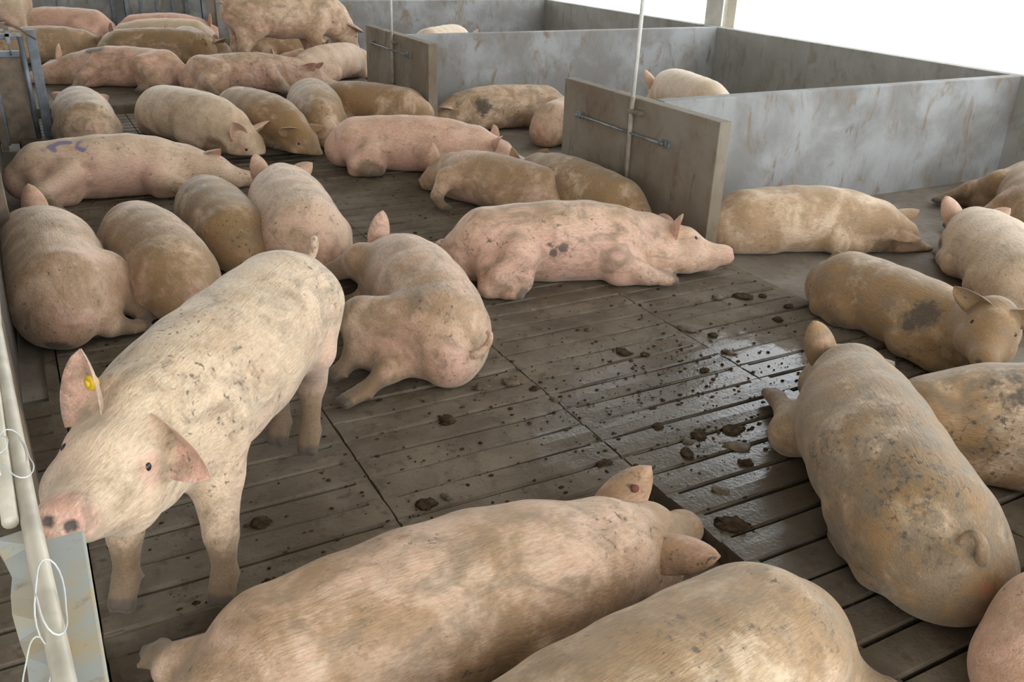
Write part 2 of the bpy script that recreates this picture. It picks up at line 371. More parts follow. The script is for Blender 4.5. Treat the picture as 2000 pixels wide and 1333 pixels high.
for i in range(2600):
    x, y = rgc.uniform(.1, 3.58), 2.16+5.2*rgc.random()**1.5
    if rgc.random() < .3: x, y = rgc.gauss(2.3, .45), rgc.gauss(2.5, .35)
    if x > 3.58 or x < 0 or y < 1.2 or (y < 2.16 and x < 1.78): continue
    r_ = .002+.0065*rgc.random()**3.5; sx, sy = rgc.uniform(.7, 1.7), rgc.uniform(.7, 1.3)
    cr.add([(x+r_*sx*a*.6+rgc.uniform(-.2, .2)*r_, y+r_*sy*b_*.6, max(.0, .001+r_*.5*c)) for a, b_, c in ICO], ICF, True)
co = cr.build('floor_crumbs', M_MUD); tag(co, 'small dark manure crumbs strewn over the slatted floor', 'manure crumbs', kind='stuff')

# ------------------------------------------------------------------ pigs: smooth-blended solid, meshed by surface nets
def pig_mat():
    t = NT('pig_skin'); tc = t.n('ShaderNodeTexCoord').outputs['Object']; oi = t.n('ShaderNodeObjectInfo')
    off = t.n('ShaderNodeVectorMath', operation='MULTIPLY_ADD'); t.l(oi.outputs['Random'], off.inputs[0]); off.inputs[1].default_value = (37, 53, 71); t.l(tc, off.inputs[2]); p = off.outputs[0]
    sc = t.n('ShaderNodeSeparateColor'); t.l(oi.outputs['Color'], sc.inputs[0]); pinkish, stain, dirt = sc.outputs
    at = t.n('ShaderNodeAttribute', attribute_name='skin'); sa = t.n('ShaderNodeSeparateColor'); t.l(at.outputs['Color'], sa.inputs[0]); mud, pk, spot = sa.outputs
    mk = t.n('ShaderNodeAttribute', attribute_name='mark'); sm = t.n('ShaderNodeSeparateColor'); t.l(mk.outputs['Color'], sm.inputs[0]); blue, hoof_and_hole_shade, red = sm.outputs
    n0 = t.noise(p, 2.3, 4, .5, .2); n1 = t.noise(p, 4.2, 6, .62, .7); n2 = t.noise(p, 13, 6, .65, .5); n3 = t.noise(p, 46, 4, .6, .3)
    nh = t.noise(t.mapping(p, (40, 190, 190)), 1, 3, .6); nh2 = t.noise(t.mapping(p, (14, 70, 70)), 1, 3, .6, .6)
    cream, pink = (.72, .555, .375), (.745, .385, .285)
    c = t.mix(t.math('ADD', t.math('MULTIPLY', t.ramp(n0, .3, .7), .18), t.math('MULTIPLY', pinkish, .75), True), cream, pink)
    c = t.mix(t.math('MULTIPLY', pk, .85), c, (.70, .37, .285))
    c = t.mix(t.math('MULTIPLY', t.ramp(nh2, .42, .75), .30), c, (.82, .72, .54))
    nb = t.math('ADD', t.math('MULTIPLY', n1, .7), t.math('MULTIPLY', n2, .3))
    sf = t.ramp(t.math('ADD', nb, t.math('MULTIPLY', t.math('SUBTRACT', stain, .5), .26)), .40, .64)
    c = t.mix(t.math('MULTIPLY', sf, t.math('MULTIPLY', t.math('ADD', stain, .35), .78), True), c, (.33, .19, .08))
    ns = t.noise(t.mapping(p, (.8, 1.3, 1.3), (.4, .2, .7)), 6.5, 7, .68, 1.1)
    gf = t.ramp(t.math('ADD', ns, t.math('MULTIPLY', t.math('SUBTRACT', dirt, .5), .25)), .47, .72)
    c = t.mix(t.math('MULTIPLY', gf, t.math('ADD', t.math('MULTIPLY', dirt, .55), .28), True), c, (.22, .165, .105))
    fm = t.ramp(t.noise(t.mapping(p, (1, 1, 1), (1.1, .3, .5)), 2.6, 3, .5), .42, .62)
    df = t.ramp(t.math('ADD', t.math('ADD', t.math('MULTIPLY', n2, .7), t.math('MULTIPLY', n3, .3)), t.math('MULTIPLY', t.math('SUBTRACT', dirt, .5), .16)), .555, .70)
    c = t.mix(t.math('MULTIPLY', t.math('MULTIPLY', df, fm), t.math('ADD', t.math('MULTIPLY', dirt, .8), .10), True), c, (.12, .09, .06))
    kf = t.ramp(t.math('ADD', n3, t.math('MULTIPLY', dirt, .10)), .66, .74)
    c = t.mix(t.math('MULTIPLY', t.math('MULTIPLY', kf, fm), .8), c, (.065, .05, .038))
    nx = t.math('ADD', t.math('MULTIPLY', n2, .55), t.math('MULTIPLY', n3, .45))
    mf = t.ramp(t.math('ADD', t.math('MULTIPLY', mud, .80), t.math('MULTIPLY', nx, .9)), .55, 1.22)
    c = t.mix(t.math('MULTIPLY', mf, .95), c, t.mix(n2, (.10, .065, .04), (.30, .185, .095)))
    c = t.mix(t.math('MULTIPLY', t.ramp(t.math('ADD', spot, t.math('MULTIPLY', t.math('SUBTRACT', nx, .5), 2.2)), .35, .85), .88), c, (.085, .064, .048))
    c = t.mix(t.math('MULTIPLY', t.ramp(t.math('ADD', blue, t.math('MULTIPLY', t.math('SUBTRACT', n2, .5), .8)), .25, .7), .78), c, (.14, .14, .34))
    hc = t.math('MULTIPLY', t.ramp(nh, .38, .68), .40)
    c = t.mix(hc, c, t.mix(.55, c, (.03, .02, .01)))
    nhh = t.noise(t.mapping(p, (60, 260, 260), (0, .15, .25)), 1, 2, .5)
    c = t.mix(t.math('MULTIPLY', t.ramp(nhh, .56, .80), .13), c, (.86, .76, .58))
    c = t.mix(red, c, (.62, .16, .13)); c = t.mix(hoof_and_hole_shade, c, (.085, .065, .05))
    h = t.math('ADD', t.math('MULTIPLY', nh, .5), t.math('ADD', t.math('MULTIPLY', n2, .25), t.math('MULTIPLY', nh2, .8)))
    t.b.inputs['Sheen Weight'].default_value = .25; t.b.inputs['Sheen Roughness'].default_value = .5; t.b.inputs['Sheen Tint'].default_value = (1, .93, .8, 1)
    return t.out(c, .58, t.bump(h, .6, .007), Specular_IOR_Level=.35)
M_PIG = pig_mat()
M_EYE = simple('pig_eye', (.03, .02, .015), .12, 0, .1, 30, 0)
M_TAG = simple('yellow_ear_tag', (.85, .58, .03), .4, 0, .1, 20, 0)

def nrm(v): v = np.array(v, float); return v/(np.linalg.norm(v)+1e-12)
class Solid:
    """distance field of round, elliptical segments, evaluated box by box"""
    def __init__(s, vox): s.vox = vox; s.segs = []; s.cuts = []
    def seg(s, a, b, ra, rb, up=None, k=.03):
        ra = ra if isinstance(ra, tuple) else (ra, ra); rb = rb if isinstance(rb, tuple) else (rb, rb)
        s.segs.append((np.array(a, float), np.array(b, float), ra, rb, None if up is None else np.array(up, float), k))
    def chain(s, pts, rad, up=None, k=.03, k0=None):
        for i in range(len(pts)-1): s.seg(pts[i], pts[i+1], rad[i], rad[i+1], None if up is None else nrm(np.array(up[i])+np.array(up[i+1])), (k0 if (i == 0 and k0) else k))
    @staticmethod
    def dist(P, sg):
        a, b, ra, rb, up, k = sg; ab = b-a; L2 = max(ab@ab, 1e-9); d = P-a
        t = np.clip((d@ab.astype(np.float32))/L2, 0, 1); d = d-t[..., None]*ab.astype(np.float32)
        rw = ra[0]+(rb[0]-ra[0])*t; rh = ra[1]+(rb[1]-ra[1])*t
        if up is None: return np.sqrt((d*d).sum(-1))-(rw+rh)/2
        ax = ab/math.sqrt(L2); u = nrm(up-ax*(up@ax)); w = np.cross(u, ax); r = np.sqrt(rw*rh)
        q = np.sqrt((d@w.astype(np.float32)/rw)**2+(d@u.astype(np.float32)/rh)**2+(d@ax.astype(np.float32)/r)**2)
        return (q-1)*np.minimum(rw, rh)
    def mesh(s, floor=True):
        lo = np.min([np.minimum(g[0], g[1])-max(*g[2], *g[3]) for g in s.segs], 0)-3*s.vox; hi = np.max([np.maximum(g[0], g[1])+max(*g[2], *g[3]) for g in s.segs], 0)+3*s.vox
        if floor: lo[2] = max(lo[2], -2.5*s.vox)
        n = np.ceil((hi-lo)/s.vox).astype(int)+1; D = np.full(n, .3, np.float32)
        ax = [(lo[i]+np.arange(n[i])*s.vox).astype(np.float32) for i in range(3)]
        for g in s.segs:
            m = max(*g[2], *g[3])+.09; a = np.minimum(g[0], g[1])-m; b = np.maximum(g[0], g[1])+m
            i0 = np.clip(((a-lo)/s.vox).astype(int), 0, n); i1 = np.clip(((b-lo)/s.vox).astype(int)+1, 0, n)
            if (i1 <= i0).any(): continue
            sl = tuple(slice(i0[i], i1[i]) for i in range(3))
            P = np.stack(np.meshgrid(*[ax[i][sl[i]] for i in range(3)], indexing='ij'), -1)
            d = s.dist(P, g); o = D[sl]; k = g[5]; h = np.maximum(k-np.abs(o-d), 0)/k
            D[sl] = np.minimum(o, d)-h*h*k*.25
        for (c, r) in s.cuts:
            a = np.array(c)-r*2.5; b = np.array(c)+r*2.5
            i0 = np.clip(((a-lo)/s.vox).astype(int), 0, n); i1 = np.clip(((b-lo)/s.vox).astype(int)+2, 0, n); sl = tuple(slice(i0[i], i1[i]) for i in range(3))
            P = np.stack(np.meshgrid(*[ax[i][sl[i]] for i in range(3)], indexing='ij'), -1); d = r-np.sqrt(((P-np.array(c, np.float32))**2).sum(-1))
            D[sl] = np.maximum(D[sl], d)
        if floor:
            f = -ax[2][None, None, :]+.001; k = .02; h = np.maximum(k-np.abs(D-f), 0)/k; D = np.maximum(D, f)+h*h*k*.25
        return surface_net(D, lo, s.vox)
def surface_net(D, lo, vox):
    I = D < 0; n = np.array(D.shape)
    cs = np.zeros(n-1, np.int8)
    cor = [(i, j, k) for i in (0, 1) for j in (0, 1) for k in (0, 1)]
    def sub(A, c): return A[c[0]:n[0]-1+c[0], c[1]:n[1]-1+c[1], c[2]:n[2]-1+c[2]]
    for c in cor: cs += sub(I, c)
    act = np.nonzero((cs > 0) & (cs < 8)); N = len(act[0]); idx = np.full(n-1, -1, np.int64); idx[act] = np.arange(N)
    vals = {c: D[act[0]+c[0], act[1]+c[1], act[2]+c[2]] for c in cor}
    acc = np.zeros((N, 3)); cnt = np.zeros(N)
    for c in cor:
        for a in range(3):
            if c[a]: continue
            e = list(c); e[a] = 1; e = tuple(e); x, y = vals[c], vals[e]; m = (x < 0) != (y < 0); t = np.where(m, x/np.where(m, x-y, 1), 0)
            pos = np.tile(np.array(c, float), (N, 1)); pos[:, a] = t; acc += pos*m[:, None]; cnt += m
    V = (np.stack(act, 1)+acc/cnt[:, None])*vox+lo
    Q = []
    for a in range(3):
        b, c = (a+1) % 3, (a+2) % 3
        A0 = [slice(None)]*3; A1 = [slice(None)]*3; A0[a] = slice(0, -1); A1[a] = slice(1, None)
        s0, s1 = I[tuple(A0)], I[tuple(A1)]; ch = s0 != s1
        e = np.array(np.nonzero(ch)).T; e = e[(e[:, b] > 0) & (e[:, c] > 0) & (e[:, b] < n[b]-1) & (e[:, c] < n[c]-1)]
        fl = s0[tuple(e.T)]
        def cell(db, dc): q = e.copy(); q[:, b] -= db; q[:, c] -= dc; return idx[tuple(q.T)]
        q = np.stack([cell(1, 1), cell(0, 1), cell(0, 0), cell(1, 0)], 1); q[~fl] = q[~fl][:, ::-1]; Q.append(q)
    Q = np.concatenate(Q)
    for it in range(2):                                        # light smoothing
        s = np.zeros_like(V); k = np.zeros(len(V))
        for i in range(4):
            np.add.at(s, Q[:, i], V[Q[:, (i+1) % 4]]); np.add.at(k, Q[:, i], 1); np.add.at(s, Q[:, (i+1) % 4], V[Q[:, i]]); np.add.at(k, Q[:, (i+1) % 4], 1)
        V = V*.5+.5*s/k[:, None]
    return V, Q
def ear_patch(b, d, nn, L, Wd, cup, curl):
    """leaf-shaped, cupped, two-sided ear; returns verts, quads"""
    d = nrm(d); nn = nrm(np.array(nn)-d*(np.array(nn)@d)); sdv = np.cross(d, nn); nu, nv = 12, 9; out = []
    for side in (0, 1):
        for i in range(nu):
            u = i/(nu-1); w = Wd*(.88+1.15*u)*max(0, 1-u)**.74+.002
            for j in range(nv):
                v = 2*j/(nv-1)-1; e = (abs(v)**2)*cup*w*(1-.4*u)+curl*L*u*u; th = .011*(1-.72*u)*(1-.75*abs(v)**3)
                out.append(b+d*(L*u*(1-.10*curl*u)-.10*L)+sdv*(w*v)+nn*(e-(th if side else 0)))
    F = []; o = nu*nv
    for i in range(nu-1):
        for j in range(nv-1):
            q = (i*nv+j, i*nv+j+1, (i+1)*nv+j+1, (i+1)*nv+j); F.append(q[::-1]); F.append(tuple(x+o for x in q))
        for j in (0, nv-1):
            q = (i*nv+j, (i+1)*nv+j, o+(i+1)*nv+j, o+i*nv+j); F.append(q if j else q[::-1])
    for j in range(nv-1): q = ((nu-1)*nv+j, (nu-1)*nv+j+1, o+(nu-1)*nv+j+1, o+(nu-1)*nv+j); F.append(q[::-1])
    return np.array(out), np.array(F), o
# trunk stations: x, half width, half height, dorsal offset
TR = [(.075, .125, .142, .028), (.20, .178, .186, .027), (.36, .188, .200, .015), (.54, .198, .212, .0), (.72, .196, .212, .0), (.88, .178, .205, .0), (1.0, .150, .180, .004)]
PIGS = []
GRP = 'pigs resting and standing in the pens'
def sm01(x, a, b): t = np.clip((x-a)/(b-a), 0, 1); return t*t*(3-2*t)
def pig(label, pos, head, s=1.07, pose='lie', roll=(15, 10), sd=1, bend=0.0, z0=0.0, hyaw=0, hpitch=-14, hroll=None, hz=None, ears=('up', 'up'), tail='curl', legs=None, col=(.3, .4, .3), vox=.017, spots=(), blue=(), eyes=False, hide_ears=False, fat=1.0, neck=.20, redspot=False, earlen=.185, mud=1.0):
    vox = vox/s; sol = Solid(vox); legs = legs or {}
    stand = pose == 'stand'
    rr = [R(roll[0])*sd, R(roll[1])*sd]
    def ROLL_(x): return rr[0]+(rr[1]-rr[0])*min(max(x, 0), 1)
    ctr = {}
    def station(x, w=None, h=None, dz=0):
        xs = [q[0] for q in TR]
        w = np.interp(x, xs, [q[1] for q in TR])*fat; h = np.interp(x, xs, [q[2] for q in TR]); dz = np.interp(x, xs, [q[3] for q in TR])
        ro = ROLL_(x); up = np.array([0, -math.sin(ro), math.cos(ro)]); le = np.array([0, math.cos(ro), math.sin(ro)])
        if stand: c = np.array([x, bend*4*x*(1-x), .555])
        else:
            w *= 1.07+.03*math.cos(ro); h *= .965-.02*math.cos(ro)
            e = math.sqrt((h*math.cos(ro))**2+(w*math.sin(ro))**2); c = np.array([x, bend*4*x*(1-x), e*.92])
        return c+up*dz, up, le, w, h
    st_ = [station(q[0]) for q in TR]
    sol.chain([q[0] for q in st_], [(q[3], q[4]) for q in st_], [q[1] for q in st_], k=.05)
    def loc(x, l, d): c, up, le, w, h = station(x); return c+le*l+up*d
    # legs ------------------------------------------------------------
    if stand:
        base = {'hl': [loc(.17, .085, .0), (.27, .13, .44), (.10, .125, .26), (.135, .125, .09), (.175, .125, .03)],
                'fl': [loc(.86, .085, -.02), (.82, .125, .37), (.855, .12, .20), (.855, .12, .085), (.895, .12, .03)]}
        for a in ('h', 'f'): base[a+'r'] = [base[a+'l'][0]*[1, 1, 1] if i == 0 else (p[0], -p[1], p[2]) for i, p in enumerate(base[a+'l'])]
        base['hr'][0] = loc(.17, -.085, .0); base['fr'][0] = loc(.86, -.085, -.02)
    else:
        base = {}
        for a, sg in (('l', 1), ('r', -1)):
            rh, rf = abs(ROLL_(.15)), abs(ROLL_(.86)); upper = (sg == sd)
            # weights between tucked (sternal) and stretched (lateral) leg positions
            th = min(1, max(0, (math.degrees(rh)-25)/35)); tf = min(1, max(0, (math.degrees(rf)-25)/35))
            tuckh = np.array([(.37, sg*.155, .115), (.16, sg*.165, .06), (.28, sg*.20, .042), (.35, sg*.205, .032)])
            tuckf = np.array([(.76, sg*.175, .10), (.95, sg*.165, .055), (1.06, sg*.15, .042), (1.12, sg*.148, .032)])
            if upper: lath = np.array([(.33, sd*.19, .225), (.17, sd*.35, .135), (.23, sd*.49, .075), (.27, sd*.56, .045)]); latf = np.array([(.80, sd*.18, .20), (.88, sd*.32, .115), (.86, sd*.44, .065), (.89, sd*.50, .042)])
            else: lath = np.array([(.30, sd*.20, .085), (.12, sd*.33, .05), (.15, sd*.47, .038), (.19, sd*.54, .032)]); latf = np.array([(.85, sd*.17, .075), (.93, sd*.31, .05), (.91, sd*.43, .038), (.94, sd*.49, .032)])
            base['h'+a] = [loc(.17, sg*.075, -.01)]+list(tuckh*(1-th)+lath*th); base['f'+a] = [loc(.86, sg*.075, -.03)]+list(tuckf*(1-tf)+latf*tf)
    for k_, v_ in legs.items():
        b_ = base[k_]; m_ = len(v_); base[k_] = b_[:5-m_]+[np.array(q, float) for q in v_]
    RH = [.118 if stand else .130, .068 if stand else .098, .043 if stand else .047, .036, .034]; RF = [.118, .078, .047, .035, .033]
    toes = []; low = []
    for k_, P in base.items():
        P = [np.array(q, float) for q in P]; rad = RH if k_[0] == 'h' else RF
        sol.seg(P[0], P[1], rad[0], rad[1], k=.045); sol.seg(P[1], P[2], rad[1]*.98, rad[2], k=.03); sol.seg(P[2], P[3], rad[2], rad[3]*.92, k=.02)
        if k_[0] == 'h': sol.seg(loc(.11, np.sign(P[0][1]-station(.17)[0][1]+1e-6)*.075, .015) if stand else P[0], P[2], .085, .043, k=.05)
        dv = nrm(P[4]-P[3]); sdv = np.cross(dv, [0, 0, 1]); sdv = nrm(sdv) if np.linalg.norm(sdv) > .2 else np.array([0, 1., 0])
        for e in (-1, 1): sol.seg(P[3]+sdv*e*.012, P[4]+sdv*e*.019, .030, .021, k=.008); toes.append((P[4]+sdv*e*.019, .034))
        if vox < .013:
            for e in (-1, 1): sol.seg(P[3]-dv*.005+sdv*e*.02-np.array([.0, 0, 0]), P[3]+dv*.012+sdv*e*.027+np.array([-.028, 0, -.012]), .013, .010, k=.008)
        low.append((P[2], P[3], .35, .95)); low.append((P[3], P[4], .95, 1.1)); low.append((P[1]*.4+P[2]*.6, P[2], .05, .35))
    if not stand and abs(roll[0]) < 48:                       # the broad seat of a pig lying on its belly
        f_ = max(.3, 1-abs(roll[0])/60)
        for e in (-1, 1): sol.seg((.085, e*.085*f_, .115), (.34, e*.135*f_, .115), .112, .105, k=.06)
        sol.seg((.055, 0, .135), (.30, 0, .13), .125, .12, k=.06)
    # neck and head -----------------------------------------------------
    c1, up1, le1, w1, h1 = station(1.0); ax1 = nrm(station(1.0)[0]-station(.88)[0]); ax1 = nrm(ax1*[1, 1, .3])
    hf = np.array([math.cos(R(hpitch))*math.cos(R(hyaw)), math.cos(R(hpitch))*math.sin(R(hyaw)), math.sin(R(hpitch))])
    hro = R(hroll)*sd if hroll is not None else ROLL_(1.0)
    upr = np.array([0, -math.sin(hro), math.cos(hro)]); hs = nrm(np.cross(upr, hf)); hu = np.cross(hf, hs)
    hb = c1+nrm(ax1+hf)*neck+up1*.015
    if hz is not None: hb[2] = hz
    mid = (c1*.5+hb*.5)+up1*.01
    sol.chain([c1, mid, hb], [(.152, .18), (.132, .155), (.106, .112)], [up1, nrm(up1+hu), hu], k=.06)
    def hp(x, y, z): return hb+hf*x+hs*y+hu*z
    sol.chain([hp(0, 0, 0), hp(.09, 0, -.004), hp(.155, 0, -.038), hp(.23, 0, -.062), hp(.292, 0, -.066)], [(.110, .112), (.100, .092), (.083, .070), (.066, .058), (.061, .055)], [hu]*5, k=.03)
    for e in (-1, 1):
        sol.chain([hp(-.03, e*.055, -.075), hp(.10, e*.055, -.090), hp(.22, e*.016, -.104)], [.095, .070, .038], k=.05)
        sol.seg(hp(.085, e*.070, .022), hp(.135, e*.060, -.002), .036, .028, k=.03)
    sol.seg(hp(.303, 0, -.068), hp(.312, 0, -.069), (.067, .059), (.065, .057), up=hu, k=.010)
    nost = [hp(.366, e*.024, -.064) for e in (-1, 1)]
    if vox < .0135:
        for q in nost: sol.cuts.append((q-hf*.002, .015))
    V, Q = sol.mesh(True)
    # attributes ----------------------------------------------------------
    n = len(V); skin = np.zeros((n, 3)); mark = np.zeros((n, 3))
    def dsegt(a, b): ab = b-a; t = np.clip(((V-a)@ab)/(ab@ab+1e-9), 0, 1); return np.linalg.norm(V-a-t[:, None]*ab, axis=1), t
    def dseg(a, b): return dsegt(a, b)[0]
    for a, b, wa, wb in low:
        dd, tt = dsegt(a, b); skin[:, 0] = np.maximum(skin[:, 0], mud*(wa+(wb-wa)*tt)*(1-sm01(dd, .04, .13)))
    for c, r in toes: mark[:, 1] = np.maximum(mark[:, 1], .85*(1-sm01(np.linalg.norm(V-c, axis=1), r*.75, r)))
    dsn = np.linalg.norm(V-hp(.345, 0, -.068), axis=1); skin[:, 1] = np.maximum(skin[:, 1], 1-sm01(dsn, .05, .085))
    for e in (-1, 1):
        skin[:, 1] = np.maximum(skin[:, 1], .7*(1-sm01(np.linalg.norm(V-hp(.125, e*.10, .01), axis=1), .025, .055)))
    for q in nost: mark[:, 1] = np.maximum(mark[:, 1], 1-sm01(np.linalg.norm(V-(q-hf*.006), axis=1), .012, .018))  # darkness inside the nostrils painted on, sharing the hoof channel
    cb = np.array([loc(.5, 0, -.19), loc(.25, 0, -.15), loc(.75, 0, -.19)])
    for q in cb: skin[:, 1] = np.maximum(skin[:, 1], .75*(1-sm01(np.linalg.norm(V-q, axis=1), .12, .30)))
    an = loc(.0, 0, .02); skin[:, 1] = np.maximum(skin[:, 1], .8*(1-sm01(np.linalg.norm(V-loc(-.02, 0, -.02), axis=1), .05, .17)))
    if redspot: mark[:, 2] = np.maximum(mark[:, 2], .42*(1-sm01(np.linalg.norm(V-loc(-.075, 0, .045), axis=1), .006, .03)))
    for (x, l, d, r, *st) in spots: skin[:, 2] = np.maximum(skin[:, 2], (st[0] if st else 1.0)*(1-sm01(np.linalg.norm(V-loc(x, l, d), axis=1), r*.3, r*1.1)))
    for pts in blue:
        for i in range(len(pts)-1): mark[:, 0] = np.maximum(mark[:, 0], 1-sm01(dseg(loc(*pts[i]), loc(*pts[i+1])), .018, .042))
    EAR = {}; VV, QQ, SK, MK = [V], [Q], [skin], [mark]; tot = n; rgp = random.Random(len(PIGS)*13+5)
    if not hide_ears:
        for e, ty in ((1, ears[0]), (-1, ears[1])):
            if ty is None: continue
            dirs = {'up': ((-.10, .62, .80), (.95, .42, .05)), 'out': ((.10, .92, .38), (.90, .0, -.35)), 'fwd': ((.80, .48, .38), (.35, .25, -.9)), 'flop': ((.62, .72, -.25), (.5, .2, -.85)), 'back': ((-.45, .70, .55), (.75, .65, .10)), 'tall': ((.05, .30, .95), (.85, .55, .0))}[ty] if isinstance(ty, str) else ty
            d = dirs[0]; q = dirs[1]
            jv = .08
            D_ = hf*(d[0]+rgp.uniform(-jv, jv))+hs*e*(d[1]+rgp.uniform(-jv, jv))+hu*(d[2]+rgp.uniform(-jv, jv)); N_ = hf*q[0]+hs*e*q[1]+hu*q[2]
            ev, ef, o = ear_patch(hp(.0, e*.074, .066), D_, N_, earlen, earlen*.36, .75, .10)
            ev[:, 2] = np.maximum(ev[:, 2], .006); EAR[e] = (hp(.0, e*.074, .066)+nrm(D_)*earlen*.45, nrm(D_), nrm(N_-nrm(D_)*(N_@nrm(D_))))
            a = np.zeros((len(ev), 3)); a[:o, 1] = .95; a[o:, 1] = .55; VV.append(ev); QQ.append(ef+tot); SK.append(a); MK.append(np.zeros((len(ev), 3))); tot += len(ev)
    if tail:
        tb = loc(.0, 0, .095); bk = -nrm(station(.2)[0]-station(.0)[0]); _, upv, lev, _, _ = station(0.0); pts = []
        TL = {'up': (4.6, .040, .05, 1), 'curl': (4.9, .036, .06, .6), 'side': (3.7, .050, .03, 1)}
        if tail in TL:
            am, rd, dr, wb = TL[tail]; e_ = 5
            pts = [tb-bk*.05+upv*0, tb+bk*.0]
            for i in range(18):
                u = i/17; a = am*u; rq = rd*(1-.25*u); pts.append(tb+bk*(.012+rq*math.sin(a)*wb)+upv*(rd*(1-math.cos(a)))+lev*(dr*u))
        else:
            for i in range(11): u = i/10; pts.append(tb+bk*(-.05+.07*math.sin(u*1.6))-upv*(.17*u*u)+lev*.03*u)
        for q in pts: q[2] = max(q[2], .014)
        mb = MB().tube(pts, [.022-.012*i/(len(pts)-1) for i in range(len(pts))], 8); tv = np.array(mb.v); tf_ = [f for f in mb.f if len(f) == 4]
        VV.append(tv); QQ.append(np.array(tf_)+tot); a = np.zeros((len(tv), 3)); a[:, 1] = .35; SK.append(a); MK.append(np.zeros((len(tv), 3))); tot += len(tv)
    V = np.concatenate(VV)*s; Q = np.concatenate(QQ); SKA = np.concatenate(SK); MKA = np.concatenate(MK)
    me = bpy.data.meshes.new('pig'); me.vertices.add(len(V)); me.vertices.foreach_set('co', V.astype(np.float32).ravel())
    me.loops.add(len(Q)*4); me.loops.foreach_set('vertex_index', Q.astype(np.int32).ravel()); me.polygons.add(len(Q)); me.polygons.foreach_set('loop_start', np.arange(0, len(Q)*4, 4, dtype=np.int32))
    me.polygons.foreach_set('use_smooth', np.ones(len(Q), bool)); me.update(calc_edges=True); me.validate(); me.materials.append(M_PIG)
    for nm, A in (('skin', SKA), ('mark', MKA)):
        at = me.color_attributes.new(nm, 'FLOAT_COLOR', 'POINT'); at.data.foreach_set('color', np.concatenate([A, np.ones((len(A), 1))], 1).astype(np.float32).ravel())
    o = bpy.data.objects.new('pig', me); o.location = (pos[0], pos[1], z0+.001); o.rotation_euler = (0, 0, R(head)); o.color = (*col, 1); link(o)
    tag(o, label, 'pig', GRP); PIGS.append(o)
    if eyes:
        for e in (-1, 1):
            bm = bmesh.new(); bmesh.ops.create_uvsphere(bm, u_segments=12, v_segments=8, radius=.0145*s); me2 = bpy.data.meshes.new('eye'); bm.to_mesh(me2); bm.free(); me2.materials.append(M_EYE)
            for p_ in me2.polygons: p_.use_smooth = True
            q = bpy.data.objects.new('eye', me2); q.location = tuple(hp(.132, e*.0885, .016)*s); link(q, o)
    o_info = dict(ear=EAR, hp=hp, s=s, hf=hf, hs=hs, hu=hu); return o, o_info
def wpt(pos, head, s, w, z0=0.0):
    """world point into a pig's own units"""
    a = R(head); dx, dy = w[0]-pos[0], w[1]-pos[1]; return ((dx*math.cos(a)+dy*math.sin(a))/s, (-dx*math.sin(a)+dy*math.cos(a))/s, (w[2]-z0)/s)
#PIGLIST
# ------------------------------------------------------------------ the pigs of the photograph
M_HOLE = simple('ear_hole_scab', (.16, .05, .035), .7, 0, .2, 40, .1)
FG, MID, FARV = .0115, .0165, .021
# standing pig beside the fence
p, h, s = (.80, 3.0), 230, 1.01
def leg(name, p, h, s, *pts, z0=0.0): return [wpt(p, h, s, q, z0) for q in pts]
o, inf = pig('cream pig standing by the fence with a yellow tag in its raised ear', p, h, s, 'stand', (0, 0), 1, 0, hyaw=17, hpitch=17, hroll=-15, hz=.585, ears=(((.22, .78, -.35), (.75, .35, -.35)), 'tall'), tail='up', col=(0.08, 0.31, 0.65), vox=.0105, eyes=True, mud=1.35, neck=.145, earlen=.20,
    legs={'hl': [(.24, .125, .45)]+leg('', p, h, s, (.755, 2.86, .27), (.73, 2.82, .10), (.70, 2.78, .033)), 'hr': [(.24, -.125, .45)]+leg('', p, h, s, (.66, 2.97, .27), (.65, 2.93, .10), (.62, 2.89, .033)),
          'fl': leg('', p, h, s, (.30, 2.24, .38), (.285, 2.17, .22), (.28, 2.15, .10), (.25, 2.11, .033)), 'fr': leg('', p, h, s, (.10, 2.36, .38), (.045, 2.28, .22), (.03, 2.26, .10), (.00, 2.21, .033))})
ec, ed, en = inf['ear'][-1]; tg = MB(); tg.tube([(ec-en*.002)*s, (ec+en*.012)*s], .019, 16); tg.tube([(ec+en*.012)*s, (ec+en*.019)*s], .009, 12); tg.build('ear_tag', M_TAG, o)
# near pigs at the bottom
p, h, s = (.12, 1.66), 3, 1.07
o, inf = pig('cream and pink pig lying belly-down with a round hole in its raised ear', p, h, s, 'lie', (20, 8), 1, .02, -.075, hyaw=14, hpitch=-6, ears=(((.75, -.02, .65), (.6, .55, -.55)), ((.45, .85, .25), (.5, .2, -.8))), tail=None, col=(0.40, 0.68, 0.60), vox=FG, legs={'hl': leg('', p, h, s, (.10, 1.88, .06), (.07, 1.95, .05), (.06, 2.00, .035), z0=-.075)}, earlen=.20)
ec, ed, en = inf['ear'][1]; mb = MB(); mb.tube([(ec+en*.003)*s, (ec-en*.010)*s], .0125, 16); mb.build('ear_hole', M_HOLE, o)
p, h, s = (1.62, 1.22), 187, 1.07
pig('pale pig in front with stretched hind leg and dark fold before its haunch', p, h, s, 'lie', (28, 15), 1, 0, -.04, tail=None, col=(.04, .80, .62), vox=FG, legs={'hl': leg('', p, h, s, (1.64, 1.10, .08), (1.72, 1.02, .06), (1.76, .97, .04))})
p, h, s = (2.10, 1.12), 59, 1.05
pig('tan pig lying belly-down with a curled tail and bristly back seen from behind', p, h, s, 'lie', (8, 4), 1, .05, hyaw=-4, hpitch=-4, ears=(((-.05, .55, .85), (.9, .3, .0)), ((.55, .8, .10), (.5, .2, -.8))), tail='curl', col=(.03, .95, .9), vox=FG, redspot=True, legs={'fl': leg('', p, h, s, (2.34, 2.02, .10), (2.50, 2.20, .06), (2.56, 2.32, .05), (2.59, 2.39, .04))})
